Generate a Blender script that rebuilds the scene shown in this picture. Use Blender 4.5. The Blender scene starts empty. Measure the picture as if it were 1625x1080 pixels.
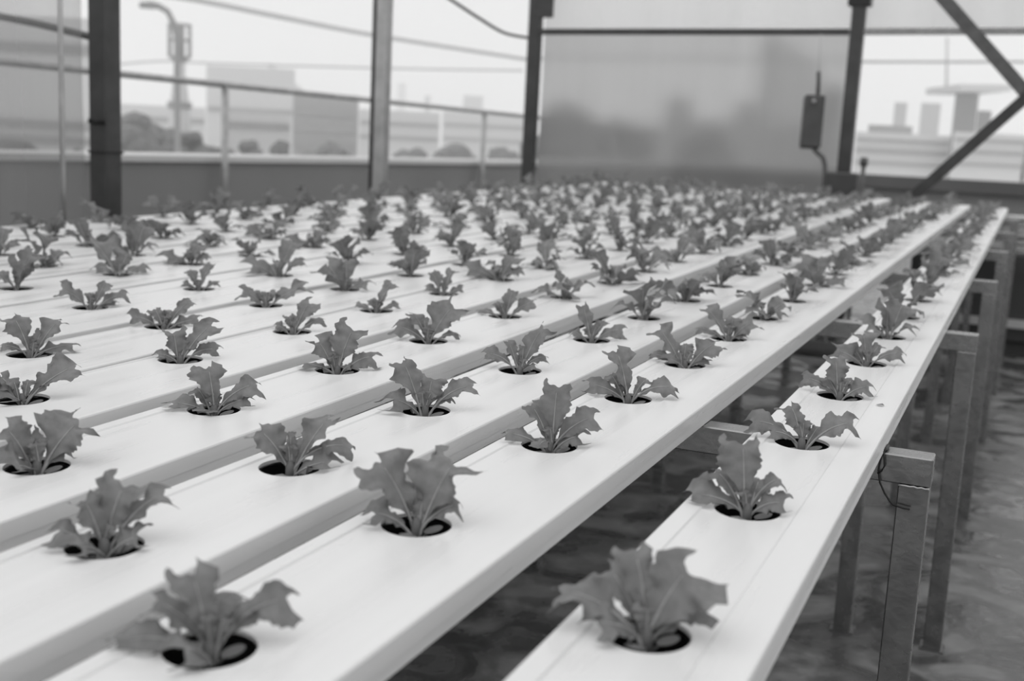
import bpy, bmesh, math, random
from math import sin, cos, pi, radians
from mathutils import Vector, Matrix, noise

# ------------------------------------------------------------------ camera
SC = bpy.context.scene
COL = SC.collection
FPX = 1828.84
CAM = Vector((0.0, -0.00543, 0.31023))
FW = Vector((-0.40195627, 0.90014921, -0.16781701))
RT = Vector((0.90862186, 0.41478924, 0.04854065))
UP = Vector((-0.11330252, 0.13297099, 0.98462239))
cam_data = bpy.data.cameras.new('camera')
cam = bpy.data.objects.new('camera', cam_data)
COL.objects.link(cam)
cam.matrix_world = Matrix(((RT.x, UP.x, -FW.x, CAM.x), (RT.y, UP.y, -FW.y, CAM.y),
                           (RT.z, UP.z, -FW.z, CAM.z), (0, 0, 0, 1)))
cam_data.sensor_width = 36.0
cam_data.lens = 36.0 * FPX / 1625.0
cam_data.clip_start = 0.02
cam_data.clip_end = 3000
cam_data.dof.use_dof = True
cam_data.dof.focus_distance = 1.28
cam_data.dof.aperture_fstop = 5.6
SC.camera = cam
vs = SC.view_settings
vs.view_transform = 'Standard'; vs.look = 'None'; vs.exposure = 0.0; vs.gamma = 1.0
vs.use_curve_mapping = False

# ------------------------------------------------------------------ sky (bright overcast)
world = bpy.data.worlds.new('overcast'); SC.world = world
world.use_nodes = True
SC.cycles.volume_bounces = 4          # light scattered more than once keeps the haze bright
nt = world.node_tree; nt.nodes.clear()
wo = nt.nodes.new('ShaderNodeOutputWorld'); bg = nt.nodes.new('ShaderNodeBackground')
tc = nt.nodes.new('ShaderNodeTexCoord'); ns = nt.nodes.new('ShaderNodeTexNoise')
rp = nt.nodes.new('ShaderNodeValToRGB')
ns.inputs['Scale'].default_value = 1.6; ns.inputs['Detail'].default_value = 3
rp.color_ramp.elements[0].position = 0.3; rp.color_ramp.elements[0].color = (.80, .80, .80, 1)
rp.color_ramp.elements[1].position = 0.7; rp.color_ramp.elements[1].color = (.92, .92, .92, 1)
nt.links.new(tc.outputs['Generated'], ns.inputs['Vector'])
nt.links.new(ns.outputs['Fac'], rp.inputs['Fac'])
nt.links.new(rp.outputs['Color'], bg.inputs['Color'])
bg.inputs['Strength'].default_value = 1.0
nt.links.new(bg.outputs['Background'], wo.inputs['Surface'])
sun_d = bpy.data.lights.new('cloud_sun', 'SUN'); sun_d.energy = 0.55; sun_d.angle = radians(60)
sun = bpy.data.objects.new('cloud_sun', sun_d); COL.objects.link(sun)
sun.rotation_euler = (radians(14), radians(-20), 0)

# ------------------------------------------------------------------ helpers
def mat(name, base, rough=.6, var=0.0, scale=8.0, bump=0.0, metal=0.0, stretch=(1, 1, 1), rvar=0.0,
        bscale=None, coord='Object', spec=.5):
    m = bpy.data.materials.new(name); m.use_nodes = True
    t = m.node_tree; b = t.nodes['Principled BSDF']
    b.inputs['Base Color'].default_value = (base, base, base, 1)
    b.inputs['Roughness'].default_value = rough
    b.inputs['Metallic'].default_value = metal
    b.inputs['Specular IOR Level'].default_value = spec
    c = t.nodes.new('ShaderNodeTexCoord'); mp = t.nodes.new('ShaderNodeMapping')
    mp.inputs['Scale'].default_value = stretch
    t.links.new(c.outputs[coord], mp.inputs['Vector'])
    n = t.nodes.new('ShaderNodeTexNoise'); n.inputs['Scale'].default_value = scale; n.inputs['Detail'].default_value = 6
    t.links.new(mp.outputs['Vector'], n.inputs['Vector'])
    if var:
        r = t.nodes.new('ShaderNodeMapRange')
        r.inputs['From Min'].default_value = .25; r.inputs['From Max'].default_value = .75
        r.inputs['To Min'].default_value = base * (1 - var); r.inputs['To Max'].default_value = base * (1 + var)
        t.links.new(n.outputs['Fac'], r.inputs['Value']); t.links.new(r.outputs['Result'], b.inputs['Base Color'])
    if rvar:
        r = t.nodes.new('ShaderNodeMapRange')
        r.inputs['From Min'].default_value = .35; r.inputs['From Max'].default_value = .65
        r.inputs['To Min'].default_value = max(.02, rough - rvar); r.inputs['To Max'].default_value = rough + rvar
        t.links.new(n.outputs['Fac'], r.inputs['Value']); t.links.new(r.outputs['Result'], b.inputs['Roughness'])
    if bump:
        n2 = t.nodes.new('ShaderNodeTexNoise'); n2.inputs['Scale'].default_value = bscale or scale * 4
        n2.inputs['Detail'].default_value = 4
        t.links.new(mp.outputs['Vector'], n2.inputs['Vector'])
        bp = t.nodes.new('ShaderNodeBump'); bp.inputs['Strength'].default_value = bump
        bp.inputs['Distance'].default_value = .01
        t.links.new(n2.outputs['Fac'], bp.inputs['Height']); t.links.new(bp.outputs['Normal'], b.inputs['Normal'])
    return m

def floor_mat():
    m = bpy.data.materials.new('wet_concrete'); m.use_nodes = True
    t = m.node_tree; b = t.nodes['Principled BSDF']; L = t.links.new
    c = t.nodes.new('ShaderNodeTexCoord')
    n1 = t.nodes.new('ShaderNodeTexNoise'); n1.inputs['Scale'].default_value = 6.5; n1.inputs['Detail'].default_value = 8
    n1.inputs['Distortion'].default_value = .8
    n2 = t.nodes.new('ShaderNodeTexNoise'); n2.inputs['Scale'].default_value = 22; n2.inputs['Detail'].default_value = 7
    L(c.outputs['Object'], n1.inputs['Vector']); L(c.outputs['Object'], n2.inputs['Vector'])
    r1 = t.nodes.new('ShaderNodeValToRGB'); e = r1.color_ramp.elements
    e[0].position = .40; e[0].color = (.065,) * 3 + (1,)
    e[1].position = .62; e[1].color = (.22,) * 3 + (1,)
    k = r1.color_ramp.elements.new(.52); k.color = (.115,) * 3 + (1,)
    L(n1.outputs['Fac'], r1.inputs['Fac'])
    mx = t.nodes.new('ShaderNodeMix'); mx.data_type = 'RGBA'; mx.blend_type = 'OVERLAY'
    mx.inputs['Factor'].default_value = .5
    L(r1.outputs['Color'], mx.inputs['A']); L(n2.outputs['Color'], mx.inputs['B'])
    bw = t.nodes.new('ShaderNodeRGBToBW'); L(mx.outputs['Result'], bw.inputs['Color'])
    L(bw.outputs['Val'], b.inputs['Base Color'])
    r2 = t.nodes.new('ShaderNodeValToRGB'); e = r2.color_ramp.elements
    e[0].position = .42; e[0].color = (.10,) * 3 + (1,)
    e[1].position = .58; e[1].color = (.55,) * 3 + (1,)
    L(n1.outputs['Fac'], r2.inputs['Fac']); L(r2.outputs['Color'], b.inputs['Roughness'])
    bp = t.nodes.new('ShaderNodeBump'); bp.inputs['Strength'].default_value = .25; bp.inputs['Distance'].default_value = .01
    L(n2.outputs['Fac'], bp.inputs['Height']); L(bp.outputs['Normal'], b.inputs['Normal'])
    return m

def leaf_mat(name, base, trans):
    m = bpy.data.materials.new(name); m.use_nodes = True
    t = m.node_tree; t.nodes.clear(); L = t.links.new
    o = t.nodes.new('ShaderNodeOutputMaterial')
    p = t.nodes.new('ShaderNodeBsdfPrincipled'); p.inputs['Roughness'].default_value = .5
    p.inputs['Specular IOR Level'].default_value = .35
    tr = t.nodes.new('ShaderNodeBsdfTranslucent'); mx = t.nodes.new('ShaderNodeMixShader')
    c = t.nodes.new('ShaderNodeTexCoord'); n = t.nodes.new('ShaderNodeTexNoise')
    n.inputs['Scale'].default_value = 90; n.inputs['Detail'].default_value = 3
    r = t.nodes.new('ShaderNodeMapRange')
    r.inputs['From Min'].default_value = .3; r.inputs['From Max'].default_value = .7
    r.inputs['To Min'].default_value = base * .82; r.inputs['To Max'].default_value = base * 1.18
    L(c.outputs['Object'], n.inputs['Vector']); L(n.outputs['Fac'], r.inputs['Value'])
    L(r.outputs['Result'], p.inputs['Base Color']); L(r.outputs['Result'], tr.inputs['Color'])
    bp = t.nodes.new('ShaderNodeBump'); bp.inputs['Strength'].default_value = .35; bp.inputs['Distance'].default_value = .002
    L(n.outputs['Fac'], bp.inputs['Height']); L(bp.outputs['Normal'], p.inputs['Normal'])
    mx.inputs['Fac'].default_value = trans
    L(p.outputs['BSDF'], mx.inputs[1]); L(tr.outputs['BSDF'], mx.inputs[2]); L(mx.outputs['Shader'], o.inputs['Surface'])
    return m

def film_mat(name, alpha, base, tint, blur=False):
    m = bpy.data.materials.new(name); m.use_nodes = True
    t = m.node_tree; t.nodes.clear(); L = t.links.new
    o = t.nodes.new('ShaderNodeOutputMaterial')
    tp = t.nodes.new('ShaderNodeBsdfTransparent') if not blur else t.nodes.new('ShaderNodeBsdfRefraction')
    if blur: tp.inputs['IOR'].default_value = 1.025; tp.inputs['Roughness'].default_value = .6
    tp.inputs['Color'].default_value = (tint,) * 3 + (1,)
    tl = t.nodes.new('ShaderNodeBsdfTranslucent'); tl.inputs['Color'].default_value = (base,) * 3 + (1,)
    df = t.nodes.new('ShaderNodeBsdfDiffuse'); df.inputs['Color'].default_value = (base,) * 3 + (1,)
    a = t.nodes.new('ShaderNodeMixShader'); a.inputs['Fac'].default_value = .5
    L(tl.outputs['BSDF'], a.inputs[1]); L(df.outputs['BSDF'], a.inputs[2])
    c = t.nodes.new('ShaderNodeTexCoord'); mp = t.nodes.new('ShaderNodeMapping')
    mp.inputs['Scale'].default_value = (2.2, 2.2, .25)
    n = t.nodes.new('ShaderNodeTexNoise'); n.inputs['Scale'].default_value = 2.2; n.inputs['Detail'].default_value = 5
    L(c.outputs['Object'], mp.inputs['Vector']); L(mp.outputs['Vector'], n.inputs['Vector'])
    r = t.nodes.new('ShaderNodeMapRange')
    r.inputs['From Min'].default_value = .3; r.inputs['From Max'].default_value = .7
    r.inputs['To Min'].default_value = alpha - .06; r.inputs['To Max'].default_value = alpha + .06
    L(n.outputs['Fac'], r.inputs['Value'])
    mx = t.nodes.new('ShaderNodeMixShader')
    L(r.outputs['Result'], mx.inputs['Fac']); L(tp.outputs['BSDF'], mx.inputs[1]); L(a.outputs['Shader'], mx.inputs[2])
    L(mx.outputs['Shader'], o.inputs['Surface'])
    return m

M = dict(
    lid=mat('white_plastic', .755, .32, .05, 3, .03, stretch=(9, .7, 9), rvar=.08, spec=.45),
    base=mat('white_plastic_trough', .76, .5, .08, 5, .04, stretch=(4, 1, 14)),
    galv=mat('galvanised_steel', .26, .26, .18, 22, .05, metal=.88, rvar=.06),
    galv_light=mat('galvanised_pipe', .42, .35, .2, 14, .05, metal=.5),
    dark=mat('dark_painted_steel', .05, .5, .3, 12, .08),
    rust=mat('weathered_steel', .10, .55, .35, 16, .1),
    tie=mat('black_rubber', .012, .5),
    cup=mat('hole_shade_black', .004, .8, spec=.1),  # near-black base puts the shade inside the planting holes into the colour
    medium=mat('dark_growing_sponge', .012, .9, .3, 60, .3, spec=.1),
    leaf=leaf_mat('lettuce_leaf', .215, .22),
    rib=leaf_mat('lettuce_midrib', .44, .25),
    stem=leaf_mat('lettuce_stem', .17, .15),
    cotyl=leaf_mat('lettuce_seed_leaf', .24, .2),
    floor=floor_mat(),
    parapet=mat('grey_parapet_paint', .25, .8, .12, .6, .1),
    coping=mat('pale_coping', .62, .8, .1, 1.5),
    darkcoping=mat('dark_gutter', .12, .6, .15, 1.0),
    backwall=mat('grey_render', .23, .8, .12, .5),
    film=film_mat('back_film', .46, .42, .74, True),
    film_l=film_mat('side_film', .34, .46, .76),
    film_u=film_mat('upper_film', .48, .66, .97),
    wire=mat('grey_cable', .50, .6),
    city_pale=mat('pale_building', .62, .9, .06, .05),
    city_mid=mat('mid_grey_building', .36, .9, .08, .06),
    city_dark=mat('dark_building', .20, .9, .08, .06),
    city_win=mat('window_band', .33, .5, .1, .3),
    tree=mat('tree_foliage', .17, .9, .35, .4),
    tower=mat('tower_steel', .30, .7),
    crate=mat('pale_crate', .50, .7, .15, 5),
    unit=mat('dark_storage', .05, .7, .3, 4),
)

def link(name, bm, m, parent=None, smooth=False, loc=None):
    me = bpy.data.meshes.new(name)
    bm.normal_update(); bm.to_mesh(me); bm.free()
    for x in (m if isinstance(m, (list, tuple)) else [m]):
        me.materials.append(x)
    if smooth:
        for p in me.polygons: p.use_smooth = True
    o = bpy.data.objects.new(name, me); COL.objects.link(o)
    if loc is not None: o.location = loc
    if parent: o.parent = parent
    return o

def empty(name, loc=(0, 0, 0), rot=(0, 0, 0)):
    o = bpy.data.objects.new(name, None); COL.objects.link(o)
    o.empty_display_size = .05; o.location = loc; o.rotation_euler = rot
    return o

def tag(o, label, cat, group=None, kind=None):
    o['label'] = label; o['category'] = cat
    if group: o['group'] = group
    if kind: o['kind'] = kind
    return o

def struct(o):
    o['kind'] = 'structure'; return o

def box(bm, x0, x1, y0, y1, z0, z1, mi=0):
    vsx = [bm.verts.new((x, y, z)) for z in (z0, z1) for y in (y0, y1) for x in (x0, x1)]
    for f in ((0, 2, 3, 1), (4, 5, 7, 6), (0, 1, 5, 4), (2, 6, 7, 3), (0, 4, 6, 2), (1, 3, 7, 5)):
        fc = bm.faces.new([vsx[i] for i in f]); fc.material_index = mi
    return vsx

def bevel(bm, w, seg=1):
    bmesh.ops.bevel(bm, geom=list(bm.edges), offset=w, segments=seg, affect='EDGES', profile=.6)

def tube(bm, pts, r, n=8, cap=True, mi=0, taper=None):
    pts = [Vector(p) for p in pts]; rings = []
    ref = Vector((0, 0, 1))
    for i, p in enumerate(pts):
        a = pts[max(i - 1, 0)]; b = pts[min(i + 1, len(pts) - 1)]
        d = (b - a).normalized()
        s = d.cross(ref if abs(d.dot(ref)) < .95 else Vector((1, 0, 0))).normalized(); u = s.cross(d)
        rr = r if taper is None else r * (taper[i])
        rings.append([bm.verts.new(p + s * rr * cos(2 * pi * k / n) + u * rr * sin(2 * pi * k / n)) for k in range(n)])
    for a, b in zip(rings, rings[1:]):
        for k in range(n):
            f = bm.faces.new((a[k], a[(k + 1) % n], b[(k + 1) % n], b[k])); f.material_index = mi; f.smooth = True
    if cap:
        bm.faces.new(rings[0][::-1]).material_index = mi; bm.faces.new(rings[-1]).material_index = mi

def bar(bm, p, q, w, h, side=None):
    p, q = Vector(p), Vector(q); d = (q - p).normalized()
    s = (side or d.cross(Vector((0, 0, 1)))).normalized(); u = s.cross(d).normalized()
    vv = [bm.verts.new(e + s * a * w / 2 + u * b * h / 2) for e in (p, q) for a, b in ((-1, -1), (1, -1), (1, 1), (-1, 1))]
    for f in ((3, 2, 1, 0), (4, 5, 6, 7), (0, 1, 5, 4), (1, 2, 6, 5), (2, 3, 7, 6), (3, 0, 4, 7)):
        bm.faces.new([vv[i] for i in f])

def at(px, py, depth):
    """a point of the place seen at photo pixel (px,py), `depth` metres ahead"""
    return CAM + (FW + RT * ((px - 812.5) / FPX) - UP * ((py - 540) / FPX)) * depth

ORD = ['first', 'second', 'third', 'fourth', 'fifth', 'sixth', 'seventh', 'eighth', 'ninth', 'tenth', 'eleventh',
       'twelfth', 'thirteenth', 'fourteenth', 'fifteenth', 'sixteenth', 'seventeenth', 'eighteenth', 'nineteenth',
       'twentieth', 'twenty-first', 'twenty-second', 'twenty-third', 'twenty-fourth', 'twenty-fifth',
       'twenty-sixth', 'twenty-seventh', 'twenty-eighth']
SLOPE = .0175
RB = Matrix.Rotation(SLOPE, 3, 'X')        # the channels drain: they rise gently away from the near end
FLOOR = -.5945

# ------------------------------------------------------------------ floor and parapets
bm = bmesh.new(); box(bm, -5.9, 9, -3, 19.2, FLOOR - .3, FLOOR)
struct(link('floor', bm, M['floor']))
bm = bmesh.new(); box(bm, -5.45, -5.25, -3, 18.2, FLOOR, .085)
wl = struct(link('wall_left', bm, M['parapet']))
bm = bmesh.new(); box(bm, -5.85, -5.22, -3, 18.2, .085, .125)
struct(link('trim_1', bm, M['coping']))
bm = bmesh.new(); box(bm, -5.25, 9, 18.0, 18.3, FLOOR, -.06)
struct(link('wall_back', bm, M['backwall']))
bm = bmesh.new(); box(bm, -5.22, 9, 17.9, 18.5, -.06, .12)
struct(link('trim_2', bm, M['darkcoping']))
bm = bmesh.new(); box(bm, -5.22, -3.0, 17.86, 19.1, .12, .17)
struct(link('trim_3', bm, M['coping']))

# ------------------------------------------------------------------ channels
CH = [(-.196, -.003, .0724, .0530, 6.37), (-.4156, .002, .0880, .0507, 6.43), (-.5875, .0017, .0829, .0493, 6.53),
      (-.7797, -.0080, .0883, .0510, 6.60), (-.9761, -.0100, .1100, .0400, 6.56), (-1.1488, -.0080, .1220, .0340, 6.58),
      (-1.3495, -.0060, .1400, .0920, 6.60), (-1.5858, -.0050, .1240, .0500, 6.57), (-1.775, -.0045, .1180, .0500, 6.61),
      (-1.970, -.0040, .1220, .0500, 6.58), (-2.165, -.0035, .1220, .0500, 6.6), (-2.360, -.0030, .1220, .0550, 6.59)]
HY = [[.6609, .9378, 1.1841, 1.437, 1.6746, 1.9293, 2.1711, 2.4253, 2.681],
      [.5116, .7607, 1.0301, 1.2702, 1.5078, 1.7472, 1.9895, 2.239, 2.5137, 2.7594],
      [.6056, .8341, 1.0859, 1.3401, 1.602, 1.8518, 2.1033, 2.355],
      [.72, .963, 1.2055, 1.4477, 1.7163, 1.9856, 2.2415, 2.4815],
      [.8861, 1.1426, 1.3898, 1.6317, 1.8742, 2.1285, 2.3752],
      [1.0599, 1.3112, 1.5619, 1.8047, 2.0559, 2.3016],
      [1.372, 1.6355, 1.8792], [1.4427, 1.6850, 1.900, 2.10], [1.685, 1.935], [2.00, 2.25], [2.09, 2.34], [2.20, 2.45]]
Y0 = -.12
RH = .0281

def hole_list(c):
    ys = list(HY[c]); first = 0
    y = ys[-1]
    while y + .25 < CH[c][4] - .1: y += .25; ys.append(y)
    y = ys[0]
    while y - .25 > Y0 + .12: y -= .25; ys.insert(0, y); first += 1
    return ys, first

def cx(c, y):          # centre line of a channel in the bench plane
    return CH[c][0] + CH[c][1] * (y - 1.25)

def make_channel(c):
    x0, sk, wr, wl_, yend = CH[c]
    ys, first = hole_list(c)
    root = empty('growing_channel', RB @ Vector((cx(c, Y0), Y0, 0)))
    root.rotation_euler = (SLOPE, 0, -math.atan(sk))
    Lg = yend - Y0
    bm = bmesh.new()
    DZ = .0016; aL = min(.034, wl_ - .004)
    left = [(-wl_, -.0165), (-wl_, -.0022), (-wl_ + .0007, -.0007), (-wl_ + .0022, 0), (-aL - .0018, 0), (-aL - .0006, -DZ), (-aL, -DZ)]
    right = [(.034, -DZ), (.0385, -DZ), (.0405, 0), (wr - .0022, 0), (wr - .0007, -.0007), (wr, -.0022), (wr, -.0165)]
    def strip(prof):
        a = [bm.verts.new((x, 0, z)) for x, z in prof]; b = [bm.verts.new((x, Lg, z)) for x, z in prof]
        for k in range(len(prof) - 1): bm.faces.new((a[k], a[k + 1], b[k + 1], b[k])).smooth = False
    strip(left); strip(right)
    A = .034; z = -DZ; prev = 0.0
    for y in ys:
        yy = y - Y0
        v = [bm.verts.new(p) for p in ((-aL, prev, z), (A, prev, z), (A, yy - A, z), (-aL, yy - A, z))]
        bm.faces.new(v)
        n = 40; inn = []; outr = []; low = []
        for k in range(n):
            a = 2 * pi * k / n; ca, sa = cos(a), sin(a); q = A / max(abs(ca), abs(sa))
            outr.append(bm.verts.new((max(ca * q, -aL), yy + sa * q, z)))
            inn.append(bm.verts.new((ca * RH, yy + sa * RH, z)))
            low.append(bm.verts.new((ca * RH, yy + sa * RH, z - .0030)))
        for k in range(n):
            j = (k + 1) % n
            bm.faces.new((outr[k], outr[j], inn[j], inn[k]))
            bm.faces.new((inn[k], inn[j], low[j], low[k]))
        prev = yy + A
    v = [bm.verts.new(p) for p in ((-aL, prev, z), (A, prev, z), (A, Lg, z), (-aL, Lg, z))]
    bm.faces.new(v)
    # end lips
    for ye, s in ((0, 1), (Lg, -1)):
        prof = left + right
        a = [bm.verts.new((x, ye, zz)) for x, zz in prof]; bm.faces.new(a if s > 0 else a[::-1])
    link('lid', bm, M['lid'], root)
    bm = bmesh.new()
    e = .0005
    # open trough: two side walls, bottom and end caps
    def quad(*p): bm.faces.new([bm.verts.new(q) for q in p])
    xl, xr, zb, zt = -wl_ + e, wr - e, -.0259, -.0164
    for x in (xl, xr):
        th = .002 if x < 0 else -.002
        box(bm, min(x, x + th), max(x, x + th), .001, Lg - .001, zb, zt)
    box(bm, xl + .002, xr - .002, .001, Lg - .001, zb, zb + .002)
    box(bm, xl + .002, xr - .002, .001, .003, zb + .002, zt)
    box(bm, xl + .002, xr - .002, Lg - .003, Lg - .001, zb + .002, zt)
    link('trough', bm, M['base'], root)
    where = 'rightmost' if c == 0 else ('leftmost' if c == len(CH) - 1 else ORD[c] + ' from the right')
    tx = {0: 'narrow-looking white hydroponic channel, rightmost of the bench, standing apart over the wet floor',
          1: 'white hydroponic channel second from the right, its full side face open to the floor gap'}.get(
        c, 'white hydroponic channel with round planting holes, %s' % (where if c != len(CH) - 1 else 'leftmost along the bench edge'))
    tag(root, tx, 'hydroponic channel', 'white growing channels lying side by side on the bench')
    return ys, first

# ------------------------------------------------------------------ bench frames
BX = -.0722
beams = [(1.2876, 1), (2.206, 2), (3.125, 3), (4.05, 4), (4.96, 5), (5.875, 6)]
for (y, k) in beams:
    top = (RB @ Vector((0, y, -.0259))).z
    yw = (RB @ Vector((0, y, -.0259))).y
    root = empty('bench_trestle', (BX, yw, FLOOR))
    H = top - FLOOR
    bm = bmesh.new(); box(bm, -2.40, 0, 0, .0343, H - .0324 - .0005, H - .0005); bevel(bm, .0015)
    bo = link('crossbeam', bm, M['galv'], root)
    for i, lx in enumerate((-.0335, -.235, -.86, -1.6, -2.38)):
        if i == 1: lx = -.2
        bm = bmesh.new(); box(bm, lx, lx + .0325, .001, .0333, .003, H - .0335); bevel(bm, .0014)
        lg = link('leg', bm, M['galv'], root)
        bm = bmesh.new(); box(bm, lx - .006, lx + .0385, -.005, .039, 0, .004)
        link('foot_plate', bm, M['galv'], lg)
    # weld bead under the beam
    bm = bmesh.new()
    tube(bm, [(-.033 + .004 * i, -.0008 + .0006 * sin(i * 2.1), H - .0338 + .0006 * sin(i * 3.3)) for i in range(9)], .0013, 6)
    link('weld_bead', bm, M['galv_light'], root)
    tag(root, 'galvanised steel trestle with crossbeam and legs, %s under the channels' %
        ('nearest' if k == 1 else ('farthest' if k == 6 else ORD[k - 1] + ' from the near end')), 'bench frame',
        'steel trestles under the channels')
    if k == 1:
        # black cord tied round the beam
        bm = bmesh.new()
        o = Vector((BX, yw - .003, top))
        pts = [(-.052, 0, .002), (-.0545, -.001, -.010), (-.055, -.0015, -.020), (-.052, -.002, -.033), (-.046, -.002, -.044),
               (-.040, -.002, -.052), (-.036, -.0025, -.0555), (-.030, -.003, -.0565), (-.024, -.003, -.0575), (-.018, -.003, -.0575)]
        tube(bm, [o + Vector(p) for p in pts], .0011, 6)
        pts = [(-.052, 0, .002), (-.050, -.001, -.006), (-.049, -.0015, -.014), (-.0515, -.0018, -.020), (-.0555, -.002, -.0235)]
        tube(bm, [o + Vector(p) for p in pts], .0011, 6)
        tube(bm, [o + Vector((-.0525, .003, .0012)), o + Vector((-.0505, .014, .0018)), o + Vector((-.0505, .030, .0018))], .0022, 6)
        tag(link('black_cord', bm, M['tie']), 'thin black cord tied round the nearest steel crossbeam, its end hanging over the leg', 'cord')

# ------------------------------------------------------------------ lettuce
def smooth(a, b, x):
    t = min(max((x - a) / (b - a), 0), 1); return t * t * (3 - 2 * t)

D = .0562

def leaf_bm(tip, width, arch, seed, low=False):
    """one leaf: stalk and ruffled toothed blade; local x = right, z = up, y = away from the viewer, metres"""
    rnd = random.Random(seed)
    u, v, w = tip
    T = Vector((u, w, v)) * D
    B = Vector((rnd.uniform(-.05, .05), rnd.uniform(-.04, .04), -.20)) * D
    ax = Vector((u, w, v + .2)) * D
    lean = Vector((ax.x, ax.y, 0))
    C = B + ax * .5 - lean * .16 + Vector((0, 0, 1)) * D * (arch * .9 + .10)
    def P(t): return B * (1 - t) ** 2 + C * 2 * t * (1 - t) + T * t * t
    def dP(t): return ((C - B) * (1 - t) + (T - C) * t).normalized()
    nl, nw = (26, 15) if not low else (15, 9)
    view = Vector((0, -.86, .5))
    out = Vector((ax.x, ax.y, 0))
    if out.length > 1e-5: out.normalize()
    W = width * D * .5 * 1.12
    t0 = .16 if arch < .2 else .22
    ph = [rnd.uniform(0, 6.28) for _ in range(6)]
    teeth = [rnd.uniform(.55, 1.0) for _ in range(24)]
    tmax = rnd.uniform(.70, .80)
    cup = rnd.uniform(.10, .30) * (1 if v > .35 else -.5)
    tw = rnd.uniform(-.35, .35)
    bm = bmesh.new(); rows = []
    tipc = rnd.uniform(.04, .16); lob = rnd.uniform(.10, .24); fold = rnd.uniform(.25, .6); fork = rnd.uniform(.45, .85)
    asym = rnd.uniform(-.25, .25)
    for i in range(nl + 1):
        t = t0 + (1 - t0) * i / nl
        p = P(t); d = dP(t)
        N = (view * .75 - out * .35 + Vector((0, 0, .35)))
        N = (N - d * N.dot(d)).normalized()
        N = (Matrix.Rotation(tw * t, 3, d) @ N).normalized()
        S = d.cross(N).normalized()
        g = smooth(t0, tmax, t)
        prof = .06 + .94 * g ** 1.15
        prof *= 1 - .24 * smooth(.88, 1.0, t) ** 1.5
        prof *= 1 + lob * sin(t * 14 + ph[0]) * g
        row = []
        for j in range(nw):
            a = -1 + 2 * j / (nw - 1); s = 1 if a > 0 else 0
            tooth = 1.0
            ti = (t - t0) / (1 - t0) * 9 + (0 if a > 0 else .5)
            k0 = int(ti); fr = ti - k0
            if abs(a) > .8: tooth = 1 - .26 * teeth[(k0 * 2 + s) % 24] * (1 - abs(2 * fr - 1)) * g
            x = a * W * prof * tooth * (1 + asym * (1 if a > 0 else -1) * g)
            # blade curls at its margins and ruffles
            ed = abs(a) ** 2.2
            ruf = W * g * ed * (.30 * sin(14 * t + ph[1 + s] + 2.0 * s) + .17 * sin(31 * t + ph[3 + s]))
            q = p + S * x + N * (ruf + cup * W * prof * a * a)
            # end margin: corners run beyond the middle, then notch
            e = smooth(.80, 1.0, t)
            q += d * (W * e * (fork * a * a - .16 - .10 * cos(a * 9 + ph[5]) * tipc * 6)) - N * (W * e * e * fold * (.25 + ed))
            q.z -= D * .07 * e * ed
            lim = .040 * D * (1 + .8 * abs(a))
            if q.z < lim and (q.x ** 2 + q.y ** 2) > (.33 * D) ** 2: q.z = lim
            row.append(bm.verts.new(q))
        rows.append(row)
    for r0, r1 in zip(rows, rows[1:]):
        for j in range(nw - 1):
            f = bm.faces.new((r0[j], r0[j + 1], r1[j + 1], r1[j])); f.smooth = True; f.material_index = 0
    # stalk + midrib
    pts = []; tp = []
    for i in range(11):
        t = i / 10 * .86; d = dP(t); N = (view * .75 - out * .35 + Vector((0, 0, .35)))
        N = (N - d * N.dot(d)).normalized()
        pts.append(P(t) + N * .0002); tp.append(1.0 - .82 * (t / .86) ** .7)
    tube(bm, pts, .0019 if not low else .0017, 6, True, 1, tp)
    return bm

def stem_bm(seed):
    bm = bmesh.new()
    tube(bm, [(0, 0, -.019), (0, 0, -.008), (0, 0, .002), (0, 0, .006)], .0036, 8, True, 0, [.8, 1.15, 1.1, .5])
    return bm

def cup_bm():  # cup added so the hole stays dark despite bounce between white channel walls
    bm = bmesh.new(); n = 24; R = RH - .0009
    prof = [(R, -.0044), (R - .0015, -.0200), (.004, -.0200)]
    rings = [[bm.verts.new((r * cos(2 * pi * k / n), r * sin(2 * pi * k / n), z)) for k in range(n)] for r, z in prof]
    for a, b in zip(rings, rings[1:]):
        for k in range(n): bm.faces.new((a[k], b[k], b[(k + 1) % n], a[(k + 1) % n]))
    c = bm.verts.new((0, 0, -.0200))
    for k in range(n): bm.faces.new((rings[-1][k], c, rings[-1][(k + 1) % n]))
    return bm

def cotyl_bm(az, r, seed):
    bm = bmesh.new(); n = 12
    d = Vector((cos(az), sin(az), 0)); s = Vector((-d.y, d.x, 0))
    c = bm.verts.new(d * r * D + Vector((0, 0, -.0035))); ring = []
    for k in range(n):
        a = 2 * pi * k / n
        ring.append(bm.verts.new(d * (r + .14 * cos(a)) * D + s * (.115 * sin(a)) * D + Vector((0, 0, -.0055 + .002 * cos(a)))))
    for k in range(n): bm.faces.new((c, ring[k], ring[(k + 1) % n])).smooth = True
    tube(bm, [(0, 0, -.014), d * (r * .6) * D + Vector((0, 0, -.009)), d * r * D + Vector((0, 0, -.005))], .0009, 5)
    return bm

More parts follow.
